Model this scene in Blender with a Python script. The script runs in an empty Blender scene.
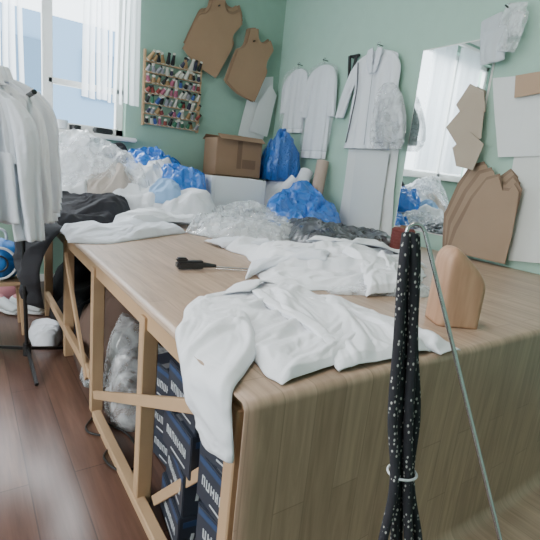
import bpy, bmesh, math, random
from mathutils import Vector, Matrix, noise, Euler
random.seed(7)
V=Vector
D=bpy.data
COL=bpy.context.scene.collection

# ---------------------------------------------------------------- materials
def newmat(name):
    m=D.materials.new(name); m.use_nodes=True
    nt=m.node_tree; b=nt.nodes.get('Principled BSDF'); return m,nt,b
def simple(name,col,rough=.6,metal=0,bump=0,bscale=40,var=0,alpha=1,spec=.5,bdist=.01):
    m,nt,b=newmat(name)
    b.inputs['Base Color'].default_value=(*col,1); b.inputs['Roughness'].default_value=rough
    b.inputs['Metallic'].default_value=metal; b.inputs['Alpha'].default_value=alpha
    b.inputs['Specular IOR Level'].default_value=spec
    tc=nt.nodes.new('ShaderNodeTexCoord')
    if var>0:
        n=nt.nodes.new('ShaderNodeTexNoise'); n.inputs['Scale'].default_value=bscale*.15; n.inputs['Detail'].default_value=4
        nt.links.new(tc.outputs['Object'],n.inputs['Vector'])
        r=nt.nodes.new('ShaderNodeMixRGB'); r.inputs[1].default_value=(*[c*(1-var) for c in col],1); r.inputs[2].default_value=(*[min(1,c*(1+var)) for c in col],1)
        nt.links.new(n.outputs['Fac'],r.inputs[0]); nt.links.new(r.outputs[0],b.inputs['Base Color'])
    if bump>0:
        n=nt.nodes.new('ShaderNodeTexNoise'); n.inputs['Scale'].default_value=bscale; n.inputs['Detail'].default_value=6
        nt.links.new(tc.outputs['Object'],n.inputs['Vector'])
        bp=nt.nodes.new('ShaderNodeBump'); bp.inputs['Strength'].default_value=bump; bp.inputs['Distance'].default_value=bdist
        nt.links.new(n.outputs['Fac'],bp.inputs['Height']); nt.links.new(bp.outputs[0],b.inputs['Normal'])
    return m
def cloth(name,col,s=9,strength=.22):
    """woven cotton with soft crumple wrinkles"""
    m,nt,b=newmat(name)
    b.inputs['Base Color'].default_value=(*col,1); b.inputs['Roughness'].default_value=.92; b.inputs['Specular IOR Level'].default_value=.2
    tc=nt.nodes.new('ShaderNodeTexCoord')
    n=nt.nodes.new('ShaderNodeTexNoise'); n.inputs['Scale'].default_value=s; n.inputs['Detail'].default_value=2; n.inputs['Distortion'].default_value=1.0
    nt.links.new(tc.outputs['Object'],n.inputs['Vector'])
    bp=nt.nodes.new('ShaderNodeBump'); bp.inputs['Strength'].default_value=strength; bp.inputs['Distance'].default_value=.03
    nt.links.new(n.outputs['Fac'],bp.inputs['Height'])
    n2=nt.nodes.new('ShaderNodeTexNoise'); n2.inputs['Scale'].default_value=320; nt.links.new(tc.outputs['Object'],n2.inputs['Vector'])
    b2=nt.nodes.new('ShaderNodeBump'); b2.inputs['Strength'].default_value=.1; b2.inputs['Distance'].default_value=.002
    nt.links.new(n2.outputs['Fac'],b2.inputs['Height']); nt.links.new(bp.outputs[0],b2.inputs['Normal']); nt.links.new(b2.outputs[0],b.inputs['Normal'])
    return m
def plastic(name,col,alpha,rough=.12,s=7,bd=.015,vary=True):
    m,nt,b=newmat(name)
    b.inputs['Base Color'].default_value=(*col,1); b.inputs['Roughness'].default_value=rough
    b.inputs['Specular IOR Level'].default_value=1.0
    tc=nt.nodes.new('ShaderNodeTexCoord')
    n=nt.nodes.new('ShaderNodeTexNoise'); n.inputs['Scale'].default_value=s; n.inputs['Detail'].default_value=3; n.inputs['Distortion'].default_value=2.5
    n.noise_type='RIDGED_MULTIFRACTAL'
    n2=nt.nodes.new('ShaderNodeTexNoise'); n2.inputs['Scale'].default_value=9; n2.inputs['Detail'].default_value=5; n2.inputs['Distortion'].default_value=1.5
    nt.links.new(tc.outputs['Object'],n2.inputs['Vector']); nt.links.new(tc.outputs['Object'],n.inputs['Vector'])
    bp=nt.nodes.new('ShaderNodeBump'); bp.inputs['Strength'].default_value=.8; bp.inputs['Distance'].default_value=bd
    nt.links.new(n.outputs['Fac'],bp.inputs['Height']); nt.links.new(bp.outputs[0],b.inputs['Normal'])
    if alpha<1:
        if vary:
            mr=nt.nodes.new('ShaderNodeMapRange'); mr.inputs['From Min'].default_value=.35; mr.inputs['From Max'].default_value=.65
            mr.inputs['To Min'].default_value=alpha*.4; mr.inputs['To Max'].default_value=min(1,alpha*1.6)
            nt.links.new(n2.outputs['Fac'],mr.inputs['Value']); nt.links.new(mr.outputs[0],b.inputs['Alpha'])
        else: b.inputs['Alpha'].default_value=alpha
    return m
def planks(name,c1,c2,width,length,seam,rough,scale_noise=1.0,gapcol=.5,lo=.8,hi=1.12):
    m,nt,b=newmat(name)
    tc=nt.nodes.new('ShaderNodeTexCoord'); mp=nt.nodes.new('ShaderNodeMapping'); mp.inputs['Rotation'].default_value=(0,0,math.pi/2)
    nt.links.new(tc.outputs['UV'],mp.inputs['Vector'])
    br=nt.nodes.new('ShaderNodeTexBrick'); br.inputs['Scale'].default_value=1
    br.inputs['Brick Width'].default_value=length; br.inputs['Row Height'].default_value=width
    br.inputs['Mortar Size'].default_value=seam; br.inputs['Mortar Smooth'].default_value=.5
    br.inputs['Color1'].default_value=(*c1,1); br.inputs['Color2'].default_value=(*c2,1)
    br.inputs['Mortar'].default_value=(*[c*gapcol for c in c1],1); br.offset=.37
    nt.links.new(mp.outputs[0],br.inputs['Vector'])
    mp2=nt.nodes.new('ShaderNodeMapping'); mp2.inputs['Scale'].default_value=(34*scale_noise,2.4*scale_noise,1)
    nt.links.new(tc.outputs['UV'],mp2.inputs['Vector'])
    n=nt.nodes.new('ShaderNodeTexNoise'); n.inputs['Scale'].default_value=1.3; n.inputs['Detail'].default_value=7; n.inputs['Roughness'].default_value=.6; n.inputs['Distortion'].default_value=.6
    nt.links.new(mp2.outputs[0],n.inputs['Vector'])
    cr=nt.nodes.new('ShaderNodeValToRGB'); cr.color_ramp.elements[0].position=.3; cr.color_ramp.elements[0].color=(lo,lo,lo,1)
    cr.color_ramp.elements[1].position=.7; cr.color_ramp.elements[1].color=(hi,hi,hi,1)
    nt.links.new(n.outputs['Fac'],cr.inputs[0])
    mx=nt.nodes.new('ShaderNodeMixRGB'); mx.blend_type='MULTIPLY'; mx.inputs[0].default_value=1
    nt.links.new(br.outputs['Color'],mx.inputs[1]); nt.links.new(cr.outputs[0],mx.inputs[2])
    nt.links.new(mx.outputs[0],b.inputs['Base Color'])
    b.inputs['Roughness'].default_value=rough
    return m
def curtain_mat(name,col,transp):
    m,nt,b=newmat(name); nt.nodes.remove(b)
    out=[x for x in nt.nodes if x.type=='OUTPUT_MATERIAL'][0]
    d=nt.nodes.new('ShaderNodeBsdfDiffuse'); d.inputs[0].default_value=(*col,1)
    t=nt.nodes.new('ShaderNodeBsdfTranslucent'); t.inputs[0].default_value=(*col,1)
    tr=nt.nodes.new('ShaderNodeBsdfTransparent')
    a=nt.nodes.new('ShaderNodeMixShader'); a.inputs[0].default_value=.55
    c=nt.nodes.new('ShaderNodeMixShader'); c.inputs[0].default_value=transp
    nt.links.new(d.outputs[0],a.inputs[1]); nt.links.new(t.outputs[0],a.inputs[2])
    nt.links.new(a.outputs[0],c.inputs[1]); nt.links.new(tr.outputs[0],c.inputs[2]); nt.links.new(c.outputs[0],out.inputs[0])
    return m

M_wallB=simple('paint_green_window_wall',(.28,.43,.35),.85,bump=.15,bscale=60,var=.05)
M_wallR=simple('paint_mint',(.40,.59,.50),.8,bump=.15,bscale=60,var=.05)
M_white_paint=simple('white_paint',(.8,.8,.78),.6)
M_cloth=cloth('white_cotton',(.80,.82,.87))
M_cloth2=cloth('white_poplin',(.73,.76,.83),12)
M_flatcloth=cloth('pressed_white_cloth',(.78,.81,.86),6,.15)
M_black=simple('black_fabric',(.022,.022,.027),.95,bump=.4,bscale=30)
M_blue=plastic('blue_polythene',(.02,.18,.66),1,.2)
M_blue2=plastic('blue_polythene_dark',(.015,.13,.48),1,.35,s=11,bd=.03)
M_clear=plastic('clear_polythene',(.86,.90,.94),.36,.07)
M_clear2=plastic('clear_polythene_thin',(.85,.89,.93),.16,.1,bd=.003,vary=False)
M_grayplastic=plastic('grey_polythene',(.10,.11,.13),.95,.32)
M_card=simple('brown_cardboard',(.34,.215,.13),.85,bump=.1,var=.08)
M_card2=simple('kraft_cardboard',(.27,.17,.105),.85,bump=.1,var=.08)
M_cardD=simple('cardboard_edge',(.18,.11,.07),.9)
M_paper=simple('pattern_paper',(.72,.75,.75),.8,var=.03)
M_paperT=simple('tan_paper',(.46,.32,.22),.85)
M_foam=simple('white_foam',(.74,.77,.80),.7,bump=.15,bscale=120)
M_pine=simple('pine_wood',(.52,.34,.20),.6,var=.18,bump=.1,bscale=30)
M_boxdark=simple('dark_printed_carton',(.035,.042,.062),.45,var=.2)
M_boxblue=simple('blue_print',(.035,.07,.16),.45)
M_label=simple('white_print',(.62,.65,.68),.5)
M_metal=simple('chrome_rod',(.55,.55,.56),.25,1)
M_metalblk=simple('black_powder_coat',(.02,.02,.022),.4,.3)
M_blkplastic=simple('black_plastic',(.02,.02,.022),.35)
M_maroon=simple('maroon_thread',(.16,.035,.03),.7,bump=.5,bscale=80)
M_lino=planks('wood_linoleum',(.46,.325,.235),(.38,.265,.19),.095,.62,.0022,.42,1,.68,.76,1.16)
M_floor=planks('laminate_floor',(.150,.078,.055),(.105,.053,.040),.16,1.2,.003,.28,1,.4,.7,1.2)
M_curtain=curtain_mat('sheer_curtain',(.92,.94,.96),.22)
M_beige=simple('beige_fabric',(.50,.38,.31),.9)
M_blueF=simple('blue_nylon',(.02,.17,.5),.6)
M_skyblue=cloth('light_blue_cloth',(.30,.48,.75))
M_pink=simple('pink_fabric',(.6,.25,.28),.8)
M_wire=simple('cable_black',(.01,.01,.01),.5)
# turned wood for the pressing form
M_form,nt,b=newmat('brown_wood_form')
tc=nt.nodes.new('ShaderNodeTexCoord'); mp=nt.nodes.new('ShaderNodeMapping'); mp.inputs['Scale'].default_value=(26,26,3)
n=nt.nodes.new('ShaderNodeTexNoise'); n.inputs['Scale'].default_value=1.5; n.inputs['Detail'].default_value=5
cr=nt.nodes.new('ShaderNodeValToRGB'); cr.color_ramp.elements[0].position=.3; cr.color_ramp.elements[0].color=(.36,.20,.12,1); cr.color_ramp.elements[1].position=.7; cr.color_ramp.elements[1].color=(.50,.30,.19,1)
nt.links.new(tc.outputs['Object'],mp.inputs[0]); nt.links.new(mp.outputs[0],n.inputs['Vector']); nt.links.new(n.outputs['Fac'],cr.inputs[0]); nt.links.new(cr.outputs[0],b.inputs['Base Color']); b.inputs['Roughness'].default_value=.5

M_mirror,nt,b=newmat('mirror_silver'); b.inputs['Metallic'].default_value=1; b.inputs['Roughness'].default_value=.015; b.inputs['Base Color'].default_value=(.86,.9,.9,1)
M_cord,nt,b=newmat('speckled_cord')
tc=nt.nodes.new('ShaderNodeTexCoord'); mp=nt.nodes.new('ShaderNodeMapping'); mp.inputs['Scale'].default_value=(230,230,150)
vo=nt.nodes.new('ShaderNodeTexVoronoi'); vo.inputs['Scale'].default_value=1; vo.inputs['Randomness'].default_value=.6
cr=nt.nodes.new('ShaderNodeValToRGB'); cr.color_ramp.elements[0].position=.20; cr.color_ramp.elements[0].color=(.42,.41,.39,1); cr.color_ramp.elements[1].position=.29; cr.color_ramp.elements[1].color=(.016,.016,.022,1)
nt.links.new(tc.outputs['Object'],mp.inputs[0]); nt.links.new(mp.outputs[0],vo.inputs['Vector']); nt.links.new(vo.outputs['Distance'],cr.inputs[0]); nt.links.new(cr.outputs[0],b.inputs['Base Color']); b.inputs['Roughness'].default_value=.85

# ---------------------------------------------------------------- mesh helpers
def mkobj(name,verts,faces,mats,smooth=True,fmat=None,uvs=None):
    me=D.meshes.new(name); me.from_pydata([tuple(v) for v in verts],[],faces); me.update()
    if not isinstance(mats,(list,tuple)): mats=[mats]
    for m in mats: me.materials.append(m)
    for i,p in enumerate(me.polygons):
        p.use_smooth=smooth
        if fmat: p.material_index=fmat[i]
    if uvs:
        uv=me.uv_layers.new(name='UVMap')
        for l in me.loops: uv.data[l.index].uv=uvs[l.vertex_index]
    o=D.objects.new(name,me); COL.objects.link(o); return o
def group(name,objs,loc=(0,0,0)):
    e=D.objects.new(name,None); e.empty_display_size=.1; e.location=loc; COL.objects.link(e)
    bpy.context.view_layer.update()
    for o in objs:
        o.parent=e; o.matrix_parent_inverse=e.matrix_world.inverted()
    return e
class B:
    def __init__(s): s.v=[];s.f=[];s.m=[]
    def add(s,vs,fs,mi):
        o=len(s.v); s.v+=vs; s.f+=[tuple(i+o for i in f) for f in fs]; s.m+=[mi]*len(fs)
    def box(s,c,size,rot=(0,0,0),mi=0,bev=.0):
        bm=bmesh.new(); bmesh.ops.create_cube(bm,size=1)
        bmesh.ops.scale(bm,vec=size,verts=bm.verts)
        if bev>0: bmesh.ops.bevel(bm,geom=bm.edges[:],offset=bev,segments=2,affect='EDGES')
        M=Matrix.Translation(c)@Euler(rot).to_matrix().to_4x4()
        bm.verts.index_update(); vs=[M@v.co for v in bm.verts]; fs=[[v.index for v in f.verts] for f in bm.faces]; bm.free(); s.add(vs,fs,mi)
    def cyl(s,p0,p1,r0,r1=None,mi=0,n=16,cap=True):
        r1=r0 if r1 is None else r1
        p0=V(p0);p1=V(p1); d=(p1-p0).normalized(); a=d.orthogonal().normalized(); b=d.cross(a)
        vs=[];fs=[]
        for p,r in((p0,r0),(p1,r1)):
            for i in range(n):
                t=2*math.pi*i/n; vs.append(p+a*math.cos(t)*r+b*math.sin(t)*r)
        for i in range(n): fs.append((i,(i+1)%n,n+(i+1)%n,n+i))
        if cap: fs.append(tuple(range(n-1,-1,-1))); fs.append(tuple(range(n,2*n)))
        s.add(vs,fs,mi)
    def beam(s,p0,p1,w,h,mi=0):
        p0=V(p0);p1=V(p1); d=(p1-p0); L=d.length; q=d.to_track_quat('X','Z')
        bm=bmesh.new(); bmesh.ops.create_cube(bm,size=1); bmesh.ops.scale(bm,vec=(L,w,h),verts=bm.verts)
        bmesh.ops.bevel(bm,geom=bm.edges[:],offset=min(w,h)*.08,segments=1,affect='EDGES')
        M=Matrix.Translation((p0+p1)/2)@q.to_matrix().to_4x4(); bm.verts.index_update()
        s.add([M@v.co for v in bm.verts],[[v.index for v in f.verts] for f in bm.faces],mi); bm.free()
    def obj(s,name,mats,smooth=False):
        o=mkobj(name,s.v,s.f,mats,smooth,s.m); return o
def autosm(o,ang=35):
    for p in o.data.polygons: p.use_smooth=True
    try: o.data.set_sharp_from_angle(angle=math.radians(ang))
    except Exception: pass
    return o
def catm(pts,u):
    n=len(pts)-1; x=u*n; i=min(int(x),n-1); t=x-i
    p0=pts[max(i-1,0)];p1=pts[i];p2=pts[i+1];p3=pts[min(i+2,n)]
    return .5*((2*p1)+(-p0+p2)*t+(2*p0-5*p1+4*p2-p3)*t*t+(-p0+3*p1-3*p2+p3)*t**3)
def crease(p,seed=0,direction=0.0,aniso=2.5,dec=.5):
    c,s=math.cos(direction),math.sin(direction)
    q=V(((p.x*c+p.y*s)/aniso,(-p.x*s+p.y*c),p.z))
    w=noise.noise_vector(q*1.3+V((seed,0,seed)))*.45
    q=q+w; v=0;a=1.0;tot=0
    for fr in (1,2.1,4.4):
        k=1-min(1,abs(noise.noise(q*fr+V((seed*1.7,seed,fr)))) *2.4)
        k=k*k*(3-2*k)
        v+=a*k; tot+=a; a*=dec
    return v/tot
def ribbon(name,pairs,mat,nrm,nu=60,nv=40,puff=.02,fold=.015,freq=9,seed=1,direction=0,aniso=2.5,edge=.012,thick=.003,smooth=True,adapt=False,dec=.36):
    Ls=[V(a) for a,b in pairs];Rs=[V(b) for a,b in pairs]; verts=[]
    nrm=V(nrm).normalized()
    for i in range(nu+1):
        u=i/nu; L=catm(Ls,u);R=catm(Rs,u)
        if adapt:
            L2=catm(Ls,min(1,u+.02));R2=catm(Rs,min(1,u+.02));L1=catm(Ls,max(0,u-.02));R1=catm(Rs,max(0,u-.02))
            tan=((L2+R2)-(L1+R1)).normalized(); N=(R-L).cross(tan).normalized()
            if N.dot(nrm)<0: N=-N
        else: N=nrm
        e1=noise.noise(V((u*7,seed,0)))*edge; e2=noise.noise(V((u*7,seed,9)))*edge
        W=(R-L); Wn=W.normalized(); L=L+Wn*e1; R=R+Wn*e2
        for j in range(nv+1):
            t=j/nv; P=L.lerp(R,t); k=1-(2*t-1)**2
            ends=min(1,min(u,1-u)*12)
            prof=max(0,k)**.45
            d=puff*prof*(.35+.65*ends)+fold*crease(P*freq/4,seed,direction,aniso,dec)*min(1,k*4)*(.3+.7*ends)
            verts.append(P+N*d)
    faces=[(i*(nv+1)+j,i*(nv+1)+j+1,(i+1)*(nv+1)+j+1,(i+1)*(nv+1)+j) for i in range(nu) for j in range(nv)]
    o=mkobj(name,verts,faces,mat,smooth)
    md=o.modifiers.new('thickness','SOLIDIFY'); md.thickness=thick; md.offset=-1
    return o
def mound(name,outline,z0,h,mat,seed=1,fold=.03,freq=8,nr=46,nt=150,profile=.55,aniso=2.0,direction=0,shift=.02,center=None,bumps=None,dec=.45):
    """closed-outline heap lying on a horizontal surface at z0"""
    pts=[V((a,b,0)) for a,b in outline]; c=V((sum(p.x for p in pts)/len(pts),sum(p.y for p in pts)/len(pts),0))
    if center: c=V((*center,0))
    n=len(pts)
    def cr(u):
        x=u*n; i=int(x)%n; t=x-int(x); p0=pts[(i-1)%n];p1=pts[i];p2=pts[(i+1)%n];p3=pts[(i+2)%n]
        return .5*((2*p1)+(-p0+p2)*t+(2*p0-5*p1+4*p2-p3)*t*t+(-p0+3*p1-3*p2+p3)*t**3)
    verts=[V((c.x,c.y,z0+h))]; 
    rim=[cr(j/nt) for j in range(nt)]
    for i in range(1,nr+1):
        r=i/nr
        for j in range(nt):
            p=c.lerp(rim[j],r)
            k=max(0,1-r**2.2)
            low=.6+.8*noise.noise(V((p.x*2.2,p.y*2.2,seed*3.1)))
            z=h*(k**profile)*low + fold*crease(V((p.x,p.y,seed))*freq/4,seed,direction,aniso,dec)*min(1,(1-r)*7)
            if bumps:
                for bx,by,bh,br in bumps:
                    dd=((p.x-bx)**2+(p.y-by)**2)/(br*br); z+=bh*math.exp(-dd)*min(1,(1-r)*5)
            nv_=noise.noise_vector(p*freq*.8+V((0,0,seed)))*shift
            e=noise.noise(V((p.x*9,p.y*9,seed)))*.02*r
            q=p+(p-c)*e*2; q.x+=nv_.x*(.4+.6*(1-r)); q.y+=nv_.y*(.4+.6*(1-r)); q.z=z0+max(.001,z) if r<1 else z0
            q.x=min(q.x,3.06)
            verts.append(q)
    verts[0].z=sum(verts[1+j].z for j in range(nt))/nt
    faces=[(0,1+j,1+(j+1)%nt) for j in range(nt)]
    for i in range(nr-1):
        for j in range(nt):
            a=1+i*nt+j;b_=1+i*nt+(j+1)%nt; faces.append((a,a+nt,b_+nt,b_))
    faces.append(tuple(1+(nr-1)*nt+j for j in range(nt-1,-1,-1)))
    return mkobj(name,verts,faces,mat)
def tube(name,rings,mat,nrm_w,nrm_d,n=48,nu=50,folds=7,famp=.12,seed=0,capb=False):
    """rings: (center, halfwidth, halfdepth); width axis nrm_w, depth axis nrm_d"""
    W=V(nrm_w).normalized();Dp=V(nrm_d).normalized()
    cs=[V(r[0]) for r in rings]; ab=[V((r[1],r[2],0)) for r in rings]; verts=[];faces=[]
    for i in range(nu+1):
        u=i/nu; c=catm(cs,u); s=catm(ab,u); fa=famp*min(1,.25+u*1.1)
        for j in range(n):
            t=2*math.pi*j/n
            k=1+fa*math.sin(folds*t+seed+2*noise.noise(V((u*2.5,t,seed))))+fa*.9*noise.noise(V((math.cos(t)*2.2,math.sin(t)*2.2,u*2.2+seed)))+fa*.5*(crease(V((math.cos(t),math.sin(t),u*1.6))*1.3,seed,dec=.3)-.3)
            verts.append(c+W*math.cos(t)*max(.002,s.x)*(1+(k-1)*.35)+Dp*math.sin(t)*max(.002,s.y)*k*1.0)
    for i in range(nu):
        for j in range(n): faces.append((i*n+j,i*n+(j+1)%n,(i+1)*n+(j+1)%n,(i+1)*n+j))
    faces.append(tuple(range(n-1,-1,-1)))
    faces.append(tuple(nu*n+j for j in range(n)))
    return mkobj(name,verts,faces,mat)
def plate(name,pts,plane,depth,mat,th=.004,curl=0,seed=0):
    """flat sheet hung on wall; pts (Y,Z) on right wall, (X,Z) on window wall"""
    P=[V((a,b,0)) for a,b in pts]
    bm=bmesh.new(); 
    def tow(p,d):
        dd=d+curl*(.5+noise.noise(V((p.x*3,p.y*3,seed))))
        return V((3.08-dd,p.x,p.y)) if plane=='W' else V((p.x,4.55-dd,p.y))
    vs=[bm.verts.new((p.x,p.y,0)) for p in P]; f=bm.faces.new(vs)
    bmesh.ops.triangulate(bm,faces=bm.faces[:])
    bmesh.ops.subdivide_edges(bm,edges=bm.edges[:],cuts=3,use_grid_fill=True)
    for v in bm.verts: v.co=tow(v.co.copy(),depth)
    me=D.meshes.new(name); bm.to_mesh(me); bm.free(); me.materials.append(mat)
    o=D.objects.new(name,me); COL.objects.link(o)
    md=o.modifiers.new('thickness','SOLIDIFY'); md.thickness=th; md.offset=0
    return o
def curve(name,pts,r,mat,cyc=False):
    c=D.curves.new(name,'CURVE'); c.dimensions='3D'; c.bevel_depth=r; c.bevel_resolution=4; c.resolution_u=12; c.use_fill_caps=True
    s=c.splines.new('BEZIER'); s.bezier_points.add(len(pts)-1)
    for bp,p in zip(s.bezier_points,pts): bp.co=p; bp.handle_left_type=bp.handle_right_type='AUTO'
    s.use_cyclic_u=cyc; c.materials.append(mat)
    o=D.objects.new(name,c); COL.objects.link(o); return o

# ---------------------------------------------------------------- room shell
XR=3.08; YB=4.55; XL=-2.2; YF=-1.7; H=3.5
def shell(name,c,s,mat): 
    b=B(); b.box(c,s); return b.obj(name,[mat])
def quadgrid(name,x0,x1,y0,y1,z,mat):
    return mkobj(name,[(x0,y0,z),(x1,y0,z),(x1,y1,z),(x0,y1,z)],[(0,1,2,3)],mat,False,uvs=[(x0,y0),(x1,y0),(x1,y1),(x0,y1)])
fl=quadgrid('floor',XL,XR,YF,YB,0,M_floor)
shell('ceiling',((XL+XR)/2,(YB+YF)/2,H+.05),(XR-XL+.3,YB-YF+.3,.1),M_white_paint)
shell('wall_right',(XR+.08,(YB+YF)/2,H/2),(.16,YB-YF+.32,H),M_wallR)
shell('wall_front',((XL+XR)/2,YF-.08,H/2),(XR-XL,.16,H),M_wallR)
wx0,wx1,wz0,wz1=-1.25,1.33,1.42,3.30
b=B()
b.box(((XL+XR)/2,YB+.12,wz0/2),(XR-XL,.24,wz0)); b.box(((XL+XR)/2,YB+.12,(wz1+H)/2),(XR-XL,.24,H-wz1))
b.box(((XL+wx0)/2,YB+.12,(wz0+wz1)/2),(wx0-XL,.24,wz1-wz0)); b.box(((XR+wx1)/2,YB+.12,(wz0+wz1)/2),(XR-wx1,.24,wz1-wz0))
b.obj('wall_back',[M_wallB])
b=B(); ly0,ly1,lz0,lz1=-.4,3.0,.9,2.6  # opening added in the unseen left wall to admit fill light
b.box((XL-.1,(YB+YF)/2,lz0/2),(.2,YB-YF,lz0)); b.box((XL-.1,(YB+YF)/2,(lz1+H)/2),(.2,YB-YF,H-lz1))
b.box((XL-.1,(YF+ly0)/2,(lz0+lz1)/2),(.2,ly0-YF,lz1-lz0)); b.box((XL-.1,(YB+ly1)/2,(lz0+lz1)/2),(.2,YB-ly1,lz1-lz0))
b.obj('wall_left',[M_wallB])
def winframe(name,along,a0,a1,z0,z1,pos,divs):
    b=B(); t=.07
    def bx(a,z,sa,sz):
        if along=='X': b.box((a,pos,z),(sa,.07,sz),bev=.006)
        else: b.box((pos,a,z),(.07,sa,sz),bev=.006)
    bx((a0+a1)/2,z0+t/2,a1-a0,t); bx((a0+a1)/2,z1-t/2,a1-a0,t)
    bx(a0+t/2,(z0+z1)/2,t,z1-z0); bx(a1-t/2,(z0+z1)/2,t,z1-z0)
    for d in divs: bx(d,(z0+z1)/2,t*1.2,z1-z0-.02)
    if along=='X':
        bx((divs[-1]+a1)/2,z0+.42,a1-divs[-1],.05)
    return b.obj(name,[M_white_paint])
winframe('window_1','X',wx0,wx1,wz0,wz1,YB+.12,[-.4,.66])
winframe('fill_window_left','Y',ly0,ly1,lz0,lz1,XL-.08,[.7,1.9])  # unseen window, added so fill light can reach the right wall
b=B(); b.box(((wx0+wx1)/2,YB+.02,wz0-.02),(wx1-wx0+.16,.30,.04),bev=.01); b.obj('trim_1',[M_white_paint])
b=B(); b.box((XR-.009,(YB+YF)/2,.035),(.018,YB-YF,.07)); b.obj('baseboard_right',[M_white_paint])
b=B(); b.box(((XL+XR)/2,YB-.009,.035),(XR-XL-.04,.018,.07)); b.obj('baseboard_back',[M_white_paint])

# vertical fabric blinds gathered into stacks
def blinds(name,x0,x1,z0,z1,y,seed,step=.052,w=.085):
    r=random.Random(seed); vs=[];fs=[]; x=x0
    while x<x1:
        ang=math.radians(48+r.uniform(-14,14)); c,s_=math.cos(ang),math.sin(ang); nz=10; na=6
        o=len(vs); zb=z0+r.uniform(-.01,.01)
        for i in range(nz+1):
            z=z1+(zb-z1)*i/nz
            for j in range(na+1):
                a=(j/na-.5)*w; bow=.010*(1-(2*j/na-1)**2)
                vs.append((x+c*a-s_*bow+.006*math.sin(i*.5+x*20),y+s_*a+c*bow,z))
        fs+=[(o+i*(na+1)+j,o+i*(na+1)+j+1,o+(i+1)*(na+1)+j+1,o+(i+1)*(na+1)+j) for i in range(nz) for j in range(na)]
        x+=step*r.uniform(.85,1.15)
    return mkobj(name,vs,fs,M_curtain)
cs=[blinds('slats_1',.94,1.40,1.72,3.36,YB-.10,1),blinds('slats_2',.02,.44,1.50,3.36,YB-.10,4),blinds('slats_3',-.66,-.20,1.50,3.36,YB-.10,8)]
b=B(); b.box((.05,YB-.1,3.385),(2.95,.05,.04),bev=.008); rod=autosm(b.obj('head_rail',[M_white_paint]))
group('vertical_blinds',cs+[rod])
b=B(); b.box((2,16,1.5),(22,3,6.5),mi=0)
for i in range(9):
    for k in range(2): b.box((-7+i*2.1,14.47,1.2+k*2.2),(1.1,.06,1.3),mi=1)
b.obj('neighbouring_building',[simple('facade_blue_grey',(.20,.32,.46),.9),simple('facade_glass',(.10,.18,.27),.2)])

# ---------------------------------------------------------------- cutting table
TZ=.77; TX0=.465; TY0=.69
b=B()
b.box(((TX0+XR-.03)/2+.01,(TY0+4.5)/2,TZ-.02),(XR-.05-TX0,4.5-TY0-.04,.028),mi=0)
for y in (.75,1.37,2.07,2.77,3.55,4.35):
    b.beam((TX0+.035,y,0),(TX0+.035,y,TZ-.036),.045,.055)
    b.beam((2.2,y,0),(2.2,y,TZ-.036),.05,.06)
b.beam((TX0+.035,TY0+.05,TZ-.055),(TX0+.035,4.45,TZ-.055),.03,.05)
b.beam((TX0+.005,1.97,.14),(TX0+.005,.80,.70),.016,.038)
b.beam((TX0+.005,2.14,.14),(TX0+.005,2.70,.66),.016,.038)
b.beam((TX0+.06,1.30,.05),(TX0+.10,.76,.62),.02,.035)
b.beam((TX0+.02,.8,.02),(TX0+.02,2.0,.02),.04,.04)
b.beam((TX0+.02,2.1,.18),(TX0+.02,3.5,.18),.03,.05)
legs=b.obj('wooden_frame',[M_pine])
prof=[(4.5,TZ)]
for i in range(12): prof.append((4.5-(4.5-TY0-.05)*(i+1)/12,TZ))
R=.022
for i in range(1,9):
    a=math.pi/2*i/8; prof.append((TY0+R-math.sin(a)*R,TZ-R+math.cos(a)*R))
for i in range(1,13): prof.append((TY0,TZ-R-(TZ-R-.05)*i/12))
for i in range(1,7):
    a=math.pi/2*i/6; prof.append((TY0-.046+.046*math.cos(a),.05-.046*math.sin(a)))
prof.append((.2,.004))
s=[0]
for i in range(1,len(prof)): s.append(s[-1]+math.hypot(prof[i][0]-prof[i-1][0],prof[i][1]-prof[i-1][1]))
nx=60; vs=[];uv=[]
for i,(y,z) in enumerate(prof):
    for j in range(nx+1):
        x=TX0+(XR-.012-TX0)*j/nx
        w=0
        if z<TZ-.03 and z>.05: w=.004*math.sin(x*6+1)*min(1,(TZ-z)*2)
        vs.append((x,y+w,z)); uv.append((x,-s[i]))
fs=[(i*(nx+1)+j,i*(nx+1)+j+1,(i+1)*(nx+1)+j+1,(i+1)*(nx+1)+j) for i in range(len(prof)-1) for j in range(nx)]
lino=mkobj('linoleum_top',vs,fs,M_lino,True,uvs=uv)
md=lino.modifiers.new('t','SOLIDIFY'); md.thickness=.004; md.offset=0
group('cutting_table',[legs,lino])

# ---------------------------------------------------------------- front white jacket
T=TZ+.004
def t(x,y,z=0): return (x,y,T+z)
parts=[]
parts.append(ribbon('body_back',[(t(.68,1.36),t(1.04,1.50)),(t(.60,1.20),t(1.13,1.38)),(t(.60,1.02),t(1.12,1.16)),(t(.59,.88),t(1.10,1.00)),(t(.58,.77),t(1.04,.86)),(t(.585,.725),t(.97,.78))],M_cloth,(0,0,1),nu=150,nv=140,puff=.010,fold=.028,freq=27,seed=3,direction=.5,aniso=3.2))
parts.append(ribbon('front_panel',[(t(.88,1.33,.018),t(1.10,1.44,.012)),(t(.84,1.15,.02),t(1.15,1.27,.008)),(t(.84,.97,.02),t(1.19,1.04,.006)),(t(.80,.82,.012),t(1.17,.84,.004)),(t(.76,.722,.002),t(1.12,.715,.002))],M_cloth,(0,0,1),nu=130,nv=110,puff=.012,fold=.026,freq=26,seed=11,direction=1.1,aniso=3.0,edge=.006))
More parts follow.
